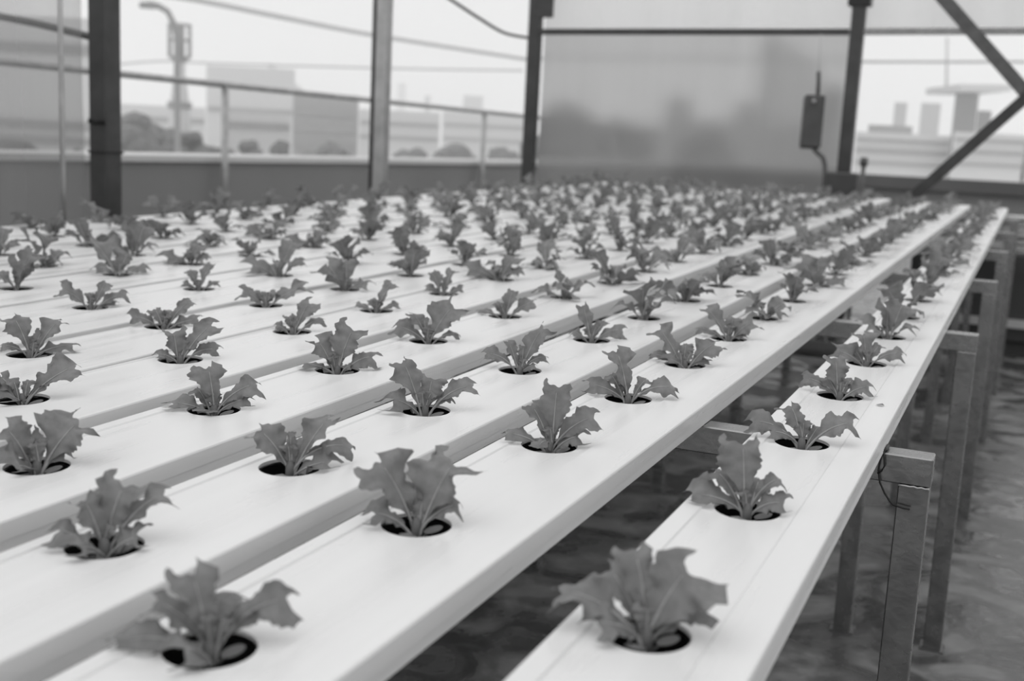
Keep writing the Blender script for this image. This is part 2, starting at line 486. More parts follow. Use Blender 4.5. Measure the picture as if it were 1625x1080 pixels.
cup_me = None
def plant(specs, seed, low=False, cots=((-2.2, .2), (.4, .26))):
    """specs: (right, up, away, width, arch) per leaf in hole diameters"""
    global cup_me
    root = empty('lettuce_seedling')
    rc = random.Random(seed + 5)
    specs = list(specs) + [(rc.uniform(-.16, .16), rc.uniform(.28, .42), rc.uniform(-.05, .2), rc.uniform(.18, .28), 0) for _ in range(2)]
    for i, sp in enumerate(specs):
        u, v, w, wd, ar = sp
        link('leaf', leaf_bm((u, v, w), wd, ar, seed * 31 + i, low), [M['leaf'], M['rib']], root)
    link('stem', stem_bm(seed), M['stem'], root, True)
    for az, r in cots:
        link('seed_leaf', cotyl_bm(az, r, seed), M['cotyl'], root)
    if cup_me is None:
        o = link('hole_shade_cup', cup_bm(), M['cup'], root, True); cup_me = o.data
    else:
        o = bpy.data.objects.new('hole_shade_cup', cup_me); COL.objects.link(o); o.parent = root
    return root

def kids(o): return [x for x in KID.get(o.name, [])]
KID = {}
def copy_plant(src, children):
    r = src.copy(); COL.objects.link(r); out = []
    for ch in children:
        q = ch.copy(); COL.objects.link(q); q.parent = r; out.append(q)
    return r, out

# leaf poses of the plants near the camera, read plant by plant: (right, up, away, width, arch)
POSE = {
 (0, 0): [(.42, .82, .05, .74, 0), (.66, .36, .1, .50, .02), (-.22, .90, .3, .42, 0), (-1.05, .42, .0, .5, .22), (-.55, .22, -.35, .5, .05), (.30, .35, .4, .4, 0), (-.5, .62, .3, .35, .1)],
 (0, 1): [(-.16, 1.04, .15, .66, 0), (.46, .50, .2, .28, .15), (.55, .20, -.1, .42, .1), (-.88, .16, -.05, .5, .15), (-.55, .52, .2, .34, .1), (.15, .45, .3, .3, 0)],
 (0, 2): [(.92, .46, .1, .52, .2), (-.28, .68, .15, .42, .05), (-.97, .30, 0, .40, .28), (-.6, .18, -.15, .3, .15), (.02, .42, .25, .3, 0), (.3, .3, .3, .3, 0)],
 (0, 3): [(-.18, .84, .15, .5, 0), (.62, .28, -.05, .5, .1), (-.85, .32, .05, .36, .15), (.25, .38, .2, .28, 0), (-.35, .38, .2, .3, 0)],
 (0, 4): [(-.16, .76, .1, .5, 0), (.86, .34, .0, .42, .2), (-.80, .28, .0, .52, .05), (.3, .48, .3, .3, 0), (-.45, .4, .2, .3, 0)],
 (1, 0): [(-.19, .82, .1, .42, 0), (.84, .47, .1, .40, .28), (.38, .45, .3, .50, .05), (-.58, .50, .15, .36, .1), (-.97, .12, .0, .38, .25), (-.28, .18, -.35, .58, 0), (.1, .5, .35, .3, 0)],
 (1, 1): [(-.58, .92, .1, .72, 0), (.52, .92, .2, .86, 0), (.60, .32, -.05, .30, .15), (-.62, .22, -.15, .45, .05), (-.05, .55, .35, .45, 0)],
 (1, 2): [(.08, 1.10, .1, .56, 0), (.80, .55, .1, .46, .15), (.54, .22, -.05, .48, .05), (-.38, .70, .2, .36, 0), (-.80, .18, 0, .36, .1), (-.22, .02, -.45, .28, .35), (0, .5, .35, .4, 0)],
 (1, 3): [(-.32, 1.02, .1, .52, 0), (1.0, .28, .05, .44, .28), (-.86, .26, 0, .42, .08), (-.42, .48, .2, .34, 0), (.38, .42, .2, .26, .05)],
 (1, 4): [(-.70, .84, .1, .56, 0), (.72, .58, .15, .58, .05), (-.42, .16, -.3, .44, 0), (.58, .16, -.05, .3, .05), (-.86, .20, .05, .26, .1), (0, .5, .3, .35, 0)],
 (1, 5): [(-.68, .82, .1, .5, 0), (.66, .52, .1, .55, .05), (-.88, .24, .0, .3, .1), (.1, .6, .3, .45, 0), (.5, .15, 0, .25, .1)],
 (2, 0): [(-.26, .62, .1, .44, 0), (.26, .78, .2, .55, 0), (.78, .62, .15, .36, .18), (-.58, .26, 0, .38, .05), (-.30, .12, -.35, .6, 0), (.42, .16, -.2, .5, 0), (0, .5, .35, .4, 0)],
 (2, 1): [(-.52, .62, .1, .52, 0), (.62, .80, .15, .46, 0), (1.02, .32, .05, .32, .38), (.64, .16, -.25, .52, 0), (0, .55, .2, .16, 0), (.25, .4, .3, .3, 0)],
 (2, 2): [(-.48, .98, .1, .56, 0), (-.62, .28, -.3, .66, 0), (.95, .52, .05, .38, .22), (.12, .62, .3, .5, 0), (.50, .34, .1, .3, .1)],
 (2, 3): [(.50, 1.05, .1, .52, 0), (-.84, .34, .05, .36, .25), (-.32, .66, .15, .28, 0), (.05, .56, .25, .3, 0), (.60, .34, .0, .22, .2), (.35, .16, -.1, .2, 0)],
 (2, 4): [(-.30, .92, .1, .38, 0), (.84, .32, .05, .44, .18), (-.56, .22, 0, .34, .05), (.34, .52, .2, .26, 0), (.1, .4, .3, .3, 0)],
 (3, 0): [(.66, .70, .1, .86, 0), (-.46, .64, .1, .55, 0), (-.1, .48, .3, .4, 0), (-.3, .12, -.35, .75, 0), (.5, .25, .1, .3, .1)],
 (3, 1): [(-.12, .84, .1, .56, 0), (.82, .48, .1, .42, .15), (.66, .22, -.05, .3, .05), (-.80, .14, 0, .46, .05), (-.34, .40, .2, .32, 0), (-.22, .04, -.4, .42, .1)],
 (3, 2): [(-.46, .66, .1, .66, 0), (.34, .96, .15, .70, 0), (.84, .32, .05, .54, .15), (-.78, .12, 0, .36, .05), (.3, .12, -.1, .2, .05)],
 (3, 3): [(.64, .96, .1, .82, 0), (-.88, .36, .05, .56, .1), (-.44, .70, .15, .36, 0), (-.14, .58, .2, .2, 0), (.80, .20, -.05, .24, .2), (.1, .4, .3, .3, 0)],
 (3, 4): [(.20, .80, .1, .4, 0), (.86, .48, .05, .46, .1), (-.82, .14, 0, .3, .1), (-.3, .4, .2, .3, 0)],
 (4, 0): [(1.0, .62, .05, .52, .08), (.6, .45, .1, .3, .05), (-.40, .45, .1, .4, .05), (-.9, .5, .1, .4, .05), (-.2, .12, -.3, .7, 0)],
 (4, 1): [(.72, .82, .1, .55, .02), (-.16, .64, .15, .5, 0), (-.52, .14, -.05, .36, .05), (.84, .22, 0, .34, .25), (.3, .45, .25, .3, 0)],
 (4, 2): [(.44, .80, .1, .50, 0), (.82, .34, 0, .26, .12), (-.44, .16, 0, .3, .05), (-.1, .4, .2, .3, 0)],
 (4, 3): [(.44, .86, .1, .42, 0), (-.62, .2, 0, .3, .05), (.66, .2, 0, .24, .1), (-.15, .35, .2, .3, 0)],
 (4, 4): [(-.42, .72, .1, .4, 0), (.28, .80, .15, .4, 0), (.64, .2, 0, .34, .08), (-.6, .2, 0, .3, .05)],
 (5, 0): [(-.34, .88, .1, .56, 0), (.66, .78, .1, .50, 0), (.95, .18, 0, .52, .12), (.3, .5, .25, .3, 0), (-.6, .2, 0, .2, .15)],
 (5, 1): [(-.84, .24, 0, .4, .18), (-.24, .46, .15, .36, 0), (.70, .70, .1, .34, .05), (.90, .20, 0, .46, .05), (.2, .42, .2, .3, 0)],
 (5, 2): [(-.72, .40, .05, .52, .1), (1.15, .58, .1, .62, .05), (.3, .4, .2, .34, 0), (-.2, .4, .2, .3, 0)],
 (6, 0): [(-.80, .52, .05, .48, .08), (.44, .72, .15, .36, 0), (1.0, .38, .05, .34, .15), (.7, .1, 0, .36, 0), (0, .4, .2, .3, 0)],
 (6, 1): [(.38, .82, .1, .34, 0), (-.30, .62, .1, .34, 0), (-.5, .2, 0, .25, .05), (.6, .25, 0, .25, .1)],
}
rndm = random.Random(7)
def random_pose(r):
    n = r.choice((4, 5, 5, 6)); a0 = r.uniform(0, 6.28); out = []
    for i in range(n):
        a = a0 + i * 2 * pi / n + r.uniform(-.35, .35)
        big = i < 3
        h = r.uniform(.6, 1.0) if big and r.random() < .7 else r.uniform(.18, .5)
        rad = r.uniform(.4, .75) if h > .55 else r.uniform(.6, .95)
        out.append((cos(a) * rad, h, sin(a) * rad * .85, r.uniform(.5, .78) if big else r.uniform(.3, .45), r.uniform(0, .1) if h > .55 else r.uniform(.05, .25)))
    return out

templates = []
def get_template(i):
    while len(templates) <= i:
        templates.append(None)
    return templates[i]

YAW = math.atan2(RT.y, RT.x)
used = {}
count = 0
def place(root, c, y, rz, s, parts=None):
    p = RB @ Vector((cx(c, y), y, -.0016))
    root.location = p; root.rotation_euler = (0, 0, rz)
    for ch in [o for o in (parts or [])]:
        if ch.name.startswith('leaf'): ch.scale = (s, s, s)

def in_view(p, m=90):
    v = p - CAM; z = v.dot(FW)
    if z < .2: return False
    x = 812.5 + FPX * v.dot(RT) / z; yy = 540 - FPX * v.dot(UP) / z
    return -m < x < 1625 + m and yy < 1080 + m * 1.3

all_holes = [make_channel(c) for c in range(len(CH))]
NT = 12
tpl = []
for c, (ys, first) in enumerate(all_holes):
    n_in = 0
    for k, y in enumerate(ys):
        p = RB @ Vector((cx(c, y), y, .02))
        if not in_view(p): continue
        key = (c, k - first)
        if key in POSE:
            near = y < 1.6
            root = plant(POSE[key], 100 + c * 17 + k, low=not near)
            place(root, c, y, math.atan2(-(CAM.x - p.x), -(p.y - CAM.y) * -1) if False else math.atan2(p.x - CAM.x, p.y - CAM.y) * -1, 1.0)
        elif len(tpl) < NT:
            root = plant(random_pose(rndm), 900 + len(tpl), low=True, cots=((rndm.uniform(0, 6), .22),))
            tpl.append((root, [o for o in COL.objects if o.parent == root]))
            place(root, c, y, rndm.uniform(0, 6.28), rndm.uniform(1.05, 1.32), tpl[-1][1])
        else:
            s_, ch_ = tpl[rndm.randrange(NT)]
            root, cp = copy_plant(s_, ch_)
            place(root, c, y, rndm.uniform(0, 6.28), rndm.uniform(1.05, 1.38), cp)
        chan = 'rightmost channel' if c == 0 else ('leftmost channel' if c == len(CH) - 1 else '%s channel from the right' % ORD[c])
        nm = 'nearest visible' if n_in == 0 else '%s visible' % ORD[n_in]
        desc = 'frilly lettuce'
        if key in ((0, 0),): desc = 'broad-leaved lettuce'
        if key in ((1, 0), (2, 0), (3, 0)): desc = 'out-of-focus frilly lettuce'
        tag(root, ('%s, %s from the front in the %s' if n_in else '%s, %s in the %s') % (desc, nm, chan), 'lettuce seedling', 'lettuce seedlings in the white channels')
        n_in += 1; count += 1
print('PLANTS', count)

# ------------------------------------------------------------------ greenhouse frame
PX, PY = -3.1, 7.066
def square_post(x, y, w, ztop, m, label, cuts=None):
    root = empty('frame_post', (x, y, FLOOR))
    bm = bmesh.new(); box(bm, -w / 2, w / 2, -w / 2, w / 2, .006, ztop - FLOOR); bevel(bm, .004)
    link('upright', bm, M[m], root)
    bm = bmesh.new(); box(bm, -w * .9, w * .9, -w * .9, w * .9, 0, .006)
    link('base_plate', bm, M[m], root)
    tag(root, label, 'post'); return root
r = square_post(PX, 3.24, .080, 1.9, 'dark', 'thick dark square greenhouse post at the left, strapped near its foot')
bm = bmesh.new(); z = .083 - FLOOR + .13
box(bm, -.044, .044, -.044, .044, z - .008, z); link('strap', bm, M['tie'], r)
bm = bmesh.new()
for i in range(7):
    tube(bm, [(-.03 + .011 * i, -.046, z + .10 + .006 * sin(i * 2)), (-.024 + .011 * i, -.05, z + .108 + .005 * cos(i))], .006, 6)
link('knot', bm, M['tie'], r)
r = square_post(PX, 5.17, .062, 2.2, 'galv_light', 'pale galvanised greenhouse post, middle one of the left row')
bm = bmesh.new(); tube(bm, [(-.045, -.02, .02), (-.045, -.02, 2.7)], .012, 8); link('conduit', bm, M['rust'], r)
r = square_post(PX, PY, .075, 2.4, 'dark', 'dark corner post where left row meets the back frame')
bm = bmesh.new(); box(bm, .03, .13, -.045, -.02, 1.06 + .595 + .06, 1.06 + .595 + .5); link('bracket', bm, M['dark'], r)
r = square_post(-1.067, PY, .075, 1.6, 'dark', 'dark square post right of the hanging box in the back frame')
bm = bmesh.new(); box(bm, -.062, .062, -.05, .05, 1.19 - FLOOR, 1.26 - FLOOR); link('clamp', bm, M['tie'], r)

# thin pole beside the bench's left edge
p = at(97, 100, 3.22)
bm = bmesh.new(); tube(bm, [(p.x, p.y, FLOOR), (p.x, p.y, 1.6)], .0075, 10)
tag(link('thin_pole', bm, M['galv_light']), 'thin light metal pole at the bench edge, left of the thick dark post', 'pole')

# back rails
bm = bmesh.new(); bar(bm, (PX + .04, PY - .02, 1.033), (-1.11, PY - .02, 1.043), .03, .036)
tag(link('cross_rail', bm, M['dark']), 'dark horizontal rail between the corner post and the next back post', 'rail')
bm = bmesh.new(); bar(bm, (-1.025, PY - .02, 1.045), (.9, PY - .02, 1.062), .03, .036)
tag(link('cross_rail', bm, M['galv']), 'grey horizontal rail right of the back post, crossed by the brace', 'rail')
# brace
bm = bmesh.new(); bar(bm, (-.70, PY - .065, 1.315), (-.06, PY - .065, .645), .02, .072, Vector((0, 1, 0)))
tag(link('diagonal_brace', bm, M['rust']), 'diagonal steel brace running down to the right across the rail', 'brace')
bm = bmesh.new(); bar(bm, (-.03, PY - .10, .80), (-.80, PY - .10, -.03), .02, .062, Vector((0, 1, 0)))
tag(link('diagonal_brace', bm, M['dark']), 'dark diagonal brace running down to the left behind the channel ends', 'brace')

# films (thin translucent plastic sheets)
def sheet(name, a, b, c, d, m, label, nx=12, nz=5, amp=.012):
    bm = bmesh.new(); A, B, C_, D_ = map(Vector, (a, b, c, d)); g = []
    nrm = (B - A).cross(D_ - A).normalized()
    for j in range(nz + 1):
        row = []
        for i in range(nx + 1):
            s, t = i / nx, j / nz
            q = (A * (1 - s) + B * s) * (1 - t) + (D_ * (1 - s) + C_ * s) * t
            row.append(bm.verts.new(q + nrm * amp * sin(i * 1.7 + j * .6) * sin(j * .9 + 1)))
        g.append(row)
    for j in range(nz):
        for i in range(nx):
            bm.faces.new((g[j][i], g[j][i + 1], g[j + 1][i + 1], g[j + 1][i])).smooth = True
    return tag(link(name, bm, M[m]), label, 'plastic sheet')
sheet('plastic_sheet', (PX + .04, PY + .06, -.3), (-1.10, PY + .06, -.3), (-1.10, PY + .06, 1.04), (PX + .04, PY + .06, 1.03), 'film',
      'large cloudy plastic sheet stretched between the corner post and back post below the rail')
sheet('plastic_sheet', (PX + .04, PY + .06, 1.06), (.9, PY + .06, 1.09), (.9, PY + .06, 1.9), (PX + .04, PY + .06, 1.9), 'film_u',
      'pale plastic sheet above the horizontal rail of the back frame')
sheet('plastic_sheet', (PX - .06, .9, -.3), (PX - .06, 3.19, -.3), (PX - .06, 3.19, 1.6), (PX - .06, .9, 1.6), 'film_l',
      'cloudy plastic sheet left of the thick dark post')

# hanging box with cord and hose
bx = empty('hanging_box', at(1292, 232, 6.7))
c0 = Vector(bx.location)
def loc(px, py, dep=6.7): return at(px, py, dep) - c0
bm = bmesh.new()
bar(bm, loc(1293, 152), loc(1285, 235), .115, .06, Vector((.93, .35, 0)))
bevel(bm, .008)
link('case', bm, M['dark'], bx)
bm = bmesh.new(); tube(bm, [loc(1298, 150), loc(1299, 128), loc(1299, 114)], .011, 8); link('neck', bm, M['dark'], bx)
bm = bmesh.new(); tube(bm, [loc(1289, 160, 6.665), loc(1294, 161, 6.665)], .012, 8); link('fastener', bm, M['galv_light'], bx)
bm = bmesh.new(); tube(bm, [loc(1299, 114), loc(1301, 80), loc(1303, 54)], .0035, 6); link('cord', bm, M['wire'], bx)
bm = bmesh.new(); tube(bm, [loc(1291, 236), loc(1298, 243), loc(1306, 250), loc(1309, 262), loc(1309, 290), loc(1309, 330)], .014, 8)
link('hose', bm, M['rust'], bx)
tag(bx, 'dark flat box hanging on a cord in front of the cloudy sheet, hose below', 'box')
# dark tank at the foot of the back post
bm = bmesh.new(); a = at(1312, 272, 6.55); b = at(1366, 275, 6.55)
box(bm, a.x, b.x, a.y - .05, a.y + .05, FLOOR, a.z); bevel(bm, .01)
tk = link('dark_tank', bm, M['dark']); tag(tk, 'dark square tank at the foot of the back post', 'tank')
bm = bmesh.new(); p0 = at(1371, 258, 6.7)
tube(bm, [(p0.x, p0.y, FLOOR), (p0.x, p0.y, p0.z)], .012, 8); tube(bm, [(p0.x, p0.y, p0.z - .02), (p0.x, p0.y, p0.z + .03)], .022, 8)
tag(link('valve_pipe', bm, M['rust']), 'short upright pipe with a knob right of the dark tank', 'pipe')

# ------------------------------------------------------------------ roof-edge railing on the left
bm = bmesh.new()
tube(bm, [(-5.15, .5, .612), (-5.15, 17.5, .612)], .022, 10)
rail = link('roof_railing', bm, M['galv_light'])
def rail_post(y):
    bm = bmesh.new(); tube(bm, [(-5.15, y, FLOOR), (-5.15, y, .60)], .026, 10); link('post', bm, M['galv_light'], rail)
def y_at(px):   # where the sight line of photo column px crosses the railing
    r_ = FW + RT * ((px - 812.5) / FPX) - UP * ((200 - 540) / FPX)
    return CAM.y + r_.y * (-5.15 - CAM.x) / r_.x
yA, yB = y_at(357), y_at(768)
print('railing', yA, yB)
for y in (2 * yA - yB, yA, yB, 2 * yB - yA): rail_post(y)
tag(rail, 'light metal tube railing standing inside the left roof parapet', 'railing')

# ------------------------------------------------------------------ cables
def cable(name, pts, r, m, label, cat='cable', n=14):
    bm = bmesh.new(); P_ = [Vector(p) for p in pts]; out = []
    for i in range(len(P_) - 1):
        p0 = P_[max(i - 1, 0)]; p1 = P_[i]; p2 = P_[i + 1]; p3 = P_[min(i + 2, len(P_) - 1)]
        for k in range(n):
            t = k / n
            out.append(.5 * ((2 * p1) + (p2 - p0) * t + (2 * p0 - 5 * p1 + 4 * p2 - p3) * t * t + (3 * p1 - p0 - 3 * p2 + p3) * t ** 3))
    out.append(P_[-1]); tube(bm, out, r, 6)
    return tag(link(name, bm, M[m]), label, cat)
cable('slack_cable', [at(680, -22, 7.2), at(716, 0, 7.25), at(762, 30, 7.4), at(800, 52, 7.5), at(838, 60, 7.55)], .010, 'dark',
      'slack dark cable sagging to the corner post at the top')
cable('roof_pipe', [at(-60, 14, 4.7), at(0, 26, 4.7), at(60, 38, 4.72), at(110, 50, 4.75), at(150, 60, 4.78)], .017, 'rust',
      'grey pipe seen blurred through the left plastic sheet near the top', 'pipe')
cable('overhead_cable', [at(180, -20, 30), at(310, 0, 34), at(450, 28, 38), at(600, 57, 44), at(835, 94, 52)], .085, 'wire',
      'thick blurred overhead cable crossing the sky behind the left posts')
cable('overhead_cable', [at(60, 118, 64), at(190, 102, 64), at(262, 97, 64), at(330, 100, 64), at(600, 108, 64), at(830, 112, 64)], .06, 'wire',
      'faint lower overhead cable passing behind the telecom tower')
cable('overhead_cable', [at(845, 93, 20), at(1100, 95, 20), at(1375, 98, 20), at(1700, 98, 20)], .025, 'wire',
      'faint cable behind the back frame below the rail')

# ------------------------------------------------------------------ the city
def block(name, x0, y0, x1, y1, dep, thick, m, label, bands=0, rows=None, slant=0, cat='building'):
    """a building whose front shows between two photo columns and two heights, dep metres away"""
    a = at(x0, y1, dep); b = at(x1, y1, dep); top = at((x0 + x1) / 2, y0, dep).z
    root = empty(name, ((a.x + b.x) / 2, (a.y + b.y) / 2, -16))
    o = Vector(root.location)
    d = Vector((b.x - a.x, b.y - a.y, 0)); w = d.length; d.normalize(); n = Vector((-d.y, d.x, 0))
    mid = (a + b) / 2 - CAM; n = Vector((mid.x, mid.y, 0)).normalized()
    bm = bmesh.new(); L_ = -d * w / 2; R_ = d * w / 2; hz = top - o.z
    vs_ = []
    for z1, z2 in ((0, 0), (hz, hz - slant)):
        for q, zz in ((L_, z1), (R_, z2), (R_ + n * thick, z2), (L_ + n * thick, z1)):
            vs_.append(bm.verts.new((q.x, q.y, zz)))
    for f_ in ((3, 2, 1, 0), (4, 5, 6, 7), (0, 1, 5, 4), (1, 2, 6, 5), (2, 3, 7, 6), (3, 0, 4, 7)):
        bm.faces.new([vs_[i] for i in f_])
    link('walls', bm, M[m], root)
    for (ya, yb) in (rows or []):
        za = at((x0 + x1) / 2, ya, dep).z - o.z; zb = at((x0 + x1) / 2, yb, dep).z - o.z
        bm = bmesh.new()
        p_ = [L_ * .96 - n * .12, R_ * .96 - n * .12, R_ * .96 + n * .1, L_ * .96 + n * .1]
        vv = [bm.verts.new((q.x, q.y, zz)) for zz in (zb, za) for q in p_]
        for f_ in ((3, 2, 1, 0), (4, 5, 6, 7), (0, 1, 5, 4), (1, 2, 6, 5), (2, 3, 7, 6), (3, 0, 4, 7)):
            bm.faces.new([vv[i] for i in f_])
        link('window_band', bm, M['city_win'], root)
    tag(root, label, cat); return root

block('office_block', 327, 108, 466, 250, 95, 8, 'city_pale', 'wide pale windowless block behind the railing post', rows=[(172, 180)])
block('gabled_hall', 424, 101, 497, 250, 125, 10, 'city_pale', 'pale building with a sloping roof behind the wide pale block', slant=3.6)
block('office_block', 464, 150, 567, 250, 70, 10, 'city_mid', 'grey block with dark window bands left of the pale middle post',
      rows=[(176, 184), (200, 210), (226, 234)])
block('low_house', 355, 182, 460, 250, 58, 8, 'city_pale', 'low pale house with small windows below the wide block', rows=[(194, 204)])
block('low_roofs', 568, 176, 696, 250, 90, 6, 'city_pale', 'long low pale roofs right of the middle post', rows=[(194, 200), (216, 222)])
block('low_roofs', 700, 180, 850, 250, 108, 6, 'city_pale', 'long low pale roofs left of the corner post', rows=[(198, 204), (220, 226)])
block('tower_block', 732, 152, 763, 240, 210, 20, 'city_mid', 'small square tower block above the railing near the corner post')
block('tower_block', 628, 132, 641, 240, 230, 15, 'city_pale', 'slim faint tower block right beside the middle post')
block('tower_block', 671, 152, 680, 240, 230, 10, 'city_mid', 'tiny faint tower block above the railing')
block('apartment_building', -60, 28, 150, 250, 40, 4, 'city_pale', 'large grey building behind the left plastic sheet', rows=[(70, 84), (190, 202), (215, 226)])
block('skyscraper', 1204, 62, 1224, 262, 90, 5, 'city_mid', 'narrow grey edge tower beside the slanted skyscraper behind the cloudy sheet')
block('skyscraper', 1226, 66, 1302, 262, 98, 8, 'city_pale', 'tall pale skyscraper with slanted roof behind the cloudy sheet', slant=2.4)
block('office_block', 1300, 140, 1342, 262, 80, 8, 'city_dark', 'dark office block between the hanging box and the back post')
block('office_block', 1168, 165, 1202, 262, 75, 8, 'city_mid', 'grey low block left of the slanted skyscraper')
block('office_block', 1062, 158, 1102, 262, 86, 8, 'city_mid', 'faint grey block behind the middle of the cloudy sheet')
block('tower_block', 1410, 163, 1430, 262, 120, 8, 'city_mid', 'slim grey tower block, left of two right of the back post')
block('tower_block', 1452, 164, 1483, 262, 120, 10, 'city_mid', 'wider grey tower block, right of two right of the back post')
ob = block('office_tower', 1504, 150, 1541, 262, 75, 4, 'city_dark', 'dark tower under a flat overhanging canopy roof')
block('office_block', 1542, 176, 1564, 262, 75, 4, 'city_dark', 'dark lower wing right of the canopy-roofed tower')
block('roof_canopy', 1495, 138, 1574, 147, 75, 8, 'city_pale', 'x') if False else None
a = at(1495, 142, 74.5); b = at(1574, 143, 74.5)
bm = bmesh.new(); bar(bm, a - Vector(ob.location), b - Vector(ob.location), 6, .4); link('canopy', bm, M['city_pale'], ob)
block('low_roofs', 1350, 212, 1500, 300, 48, 4, 'city_pale', 'long flat pale roofs right of the back post', rows=[(222, 226), (238, 244), (258, 262)])
block('low_roofs', 1504, 214, 1720, 300, 47, 4, 'city_pale', 'long flat pale roofs at the right edge', rows=[(224, 228), (242, 247), (262, 266)])
block('low_roofs', 858, 196, 1056, 300, 62, 5, 'city_mid', 'low dark roofs behind the left half of the cloudy sheet')
block('low_roofs', 1062, 195, 1340, 300, 58, 5, 'city_mid', 'low grey roofs behind the right half of the cloudy sheet')
block('low_house', 1372, 199, 1442, 262, 62, 5, 'city_mid', 'small grey roof house right of the back post above pale roofs')

block('low_roofs', 190, 168, 326, 250, 82, 4, 'city_pale', 'long pale roof behind the telecom tower foot and trees', rows=[(186, 194)])
# telecom tower
base = at(285, 250, 60); tw = empty('telecom_tower', (base.x, base.y, -14)); o = Vector(tw.location)
def zt(py): return at(285, py, 60).z - o.z
sc = 60 / FPX
bm = bmesh.new()
tube(bm, [(0, 0, 0), (0, 0, zt(235)), (0, 0, zt(190)), (0, 0, zt(165)), (0, 0, zt(120)), (0, 0, zt(95))], 1.0, 14, True, 0,
     [16 * sc, 16 * sc, 17 * sc, 15 * sc, 9 * sc, 8 * sc]); link('shaft', bm, M['city_pale'], tw)
bm = bmesh.new(); tube(bm, [(0, 0, zt(100)), (0, 0, zt(45))], 7 * sc, 12); link('core', bm, M['tower'], tw)
bm = bmesh.new()
for k in range(10):
    a = k * 2 * pi / 10; r_ = 17 * sc
    tube(bm, [(r_ * cos(a), r_ * sin(a), zt(92)), (r_ * cos(a), r_ * sin(a), zt(42))], 1.1 * sc, 5)
for zz in (42, 66, 92):
    tube(bm, [(17 * sc * cos(a), 17 * sc * sin(a), zt(zz)) for a in [k * 2 * pi / 16 for k in range(17)]], 1.2 * sc, 5, False)
link('antenna_cage', bm, M['tower'], tw)
bm = bmesh.new(); tube(bm, [(0, 0, zt(100)), (0, 0, zt(93))], 15 * sc, 14, True, 0, [.55, 1.1]); link('platform', bm, M['tower'], tw)
bm = bmesh.new(); tube(bm, [(0, 0, zt(172)), (0, 0, zt(162))], 19 * sc, 14); link('lower_platform', bm, M['tower'], tw)
tag(tw, 'round telecom tower with caged antennas on top, seen above the left railing', 'tower')
# street lamp in front of it
lp = at(284, 250, 38); sl = empty('street_lamp', (lp.x, lp.y, -14)); o = Vector(sl.location)
bm = bmesh.new(); tube(bm, [(0, 0, 0), at(281, 60, 38) - o, at(276, 38, 38) - o, at(266, 18, 38) - o, at(252, 10, 38) - o], .10, 8); link('pole', bm, M['tower'], sl)
bm = bmesh.new(); tube(bm, [at(254, 10, 38) - o, at(240, 8, 38) - o, at(222, 8, 38) - o], .12, 8, True, 0, [.7, 1.1, .8]); link('lamp_head', bm, M['tower'], sl)
tag(sl, 'tall street lamp with curved arm in front of the telecom tower', 'street lamp')
# thin mast on the right
a = at(1502, 140, 74); bm = bmesh.new(); tube(bm, [a, at(1503, 60, 74)], .09, 6)
tag(link('roof_mast', bm, M['wire']), 'thin mast standing on the canopy-roofed tower', 'mast')
a = at(1620, 300, 17.6); bm = bmesh.new(); tube(bm, [(a.x, a.y, .12), (a.x, a.y, at(1620, 225, 17.6).z)], .03, 8)
tag(link('parapet_post', bm, M['wire']), 'short light post on the back parapet at the right edge', 'post')

# trees: crowns of many small leaf clumps
def tree(px, ptop, pw, dep, seed, label):
    rnd = random.Random(seed)
    b = at(px, 240, dep); root = empty('roadside_tree', (b.x, b.y, -14)); o = Vector(root.location)
    ztop = at(px, ptop, dep).z - o.z; w = pw * dep / FPX / 2
    bm = bmesh.new()
    for i in range(60):
        a = rnd.uniform(0, 6.28); rr = w * math.sqrt(rnd.random()); h = ztop - rnd.uniform(.2, 1) * 4.2 * (.35 + rr / w)
        s = rnd.uniform(.42, .75) * w
        mt = Matrix.Translation((rr * cos(a), rr * sin(a), h)) @ Matrix.Diagonal((s, s, s * .75, 1))
        res = bmesh.ops.create_icosphere(bm, subdivisions=2, radius=1, matrix=mt)
        for v in res['verts']:
            v.co += Vector((rnd.uniform(-1, 1), rnd.uniform(-1, 1), rnd.uniform(-1, 1))) * s * .16
    link('crown', bm, M['tree'], root)
    bm = bmesh.new(); tube(bm, [(0, 0, 0), (0, 0, ztop - 2)], .3, 8); link('trunk', bm, M['city_dark'], root)
    tag(root, label, 'tree', 'trees beyond the left parapet')
TR = [(208, 172, 75, 52, 'tree just right of the thick dark post'), (252, 182, 70, 56, 'tree left of the telecom tower foot'),
      (302, 190, 70, 47, 'tree in front of the telecom tower foot'), (345, 206, 50, 44, 'low tree at the left railing post'),
      (395, 214, 50, 50, 'low tree under the wide pale block'), (445, 208, 40, 45, 'low tree left of the banded grey block'),
      (520, 222, 70, 55, 'low tree under the banded grey block'), (650, 222, 60, 60, 'low tree right of the middle post'),
      (720, 224, 60, 66, 'low tree left of the second railing post'), (800, 224, 60, 60, 'low tree left of the corner post'),
      (905, 172, 100, 50, 'tree behind the left end of the cloudy sheet'), (985, 182, 90, 46, 'tree behind the middle of the cloudy sheet'),
      (1130, 196, 70, 44, 'tree behind the cloudy sheet left of the skyscraper'),
      (30, 205, 90, 36, 'tree behind the left plastic sheet'), (124, 204, 26, 33, 'tree behind the sheet beside the dark post')]
for i, (a, b_, c_, d_, l_) in enumerate(TR): tree(a, b_, c_, d_, 40 + i, 'grey hazy ' + l_)

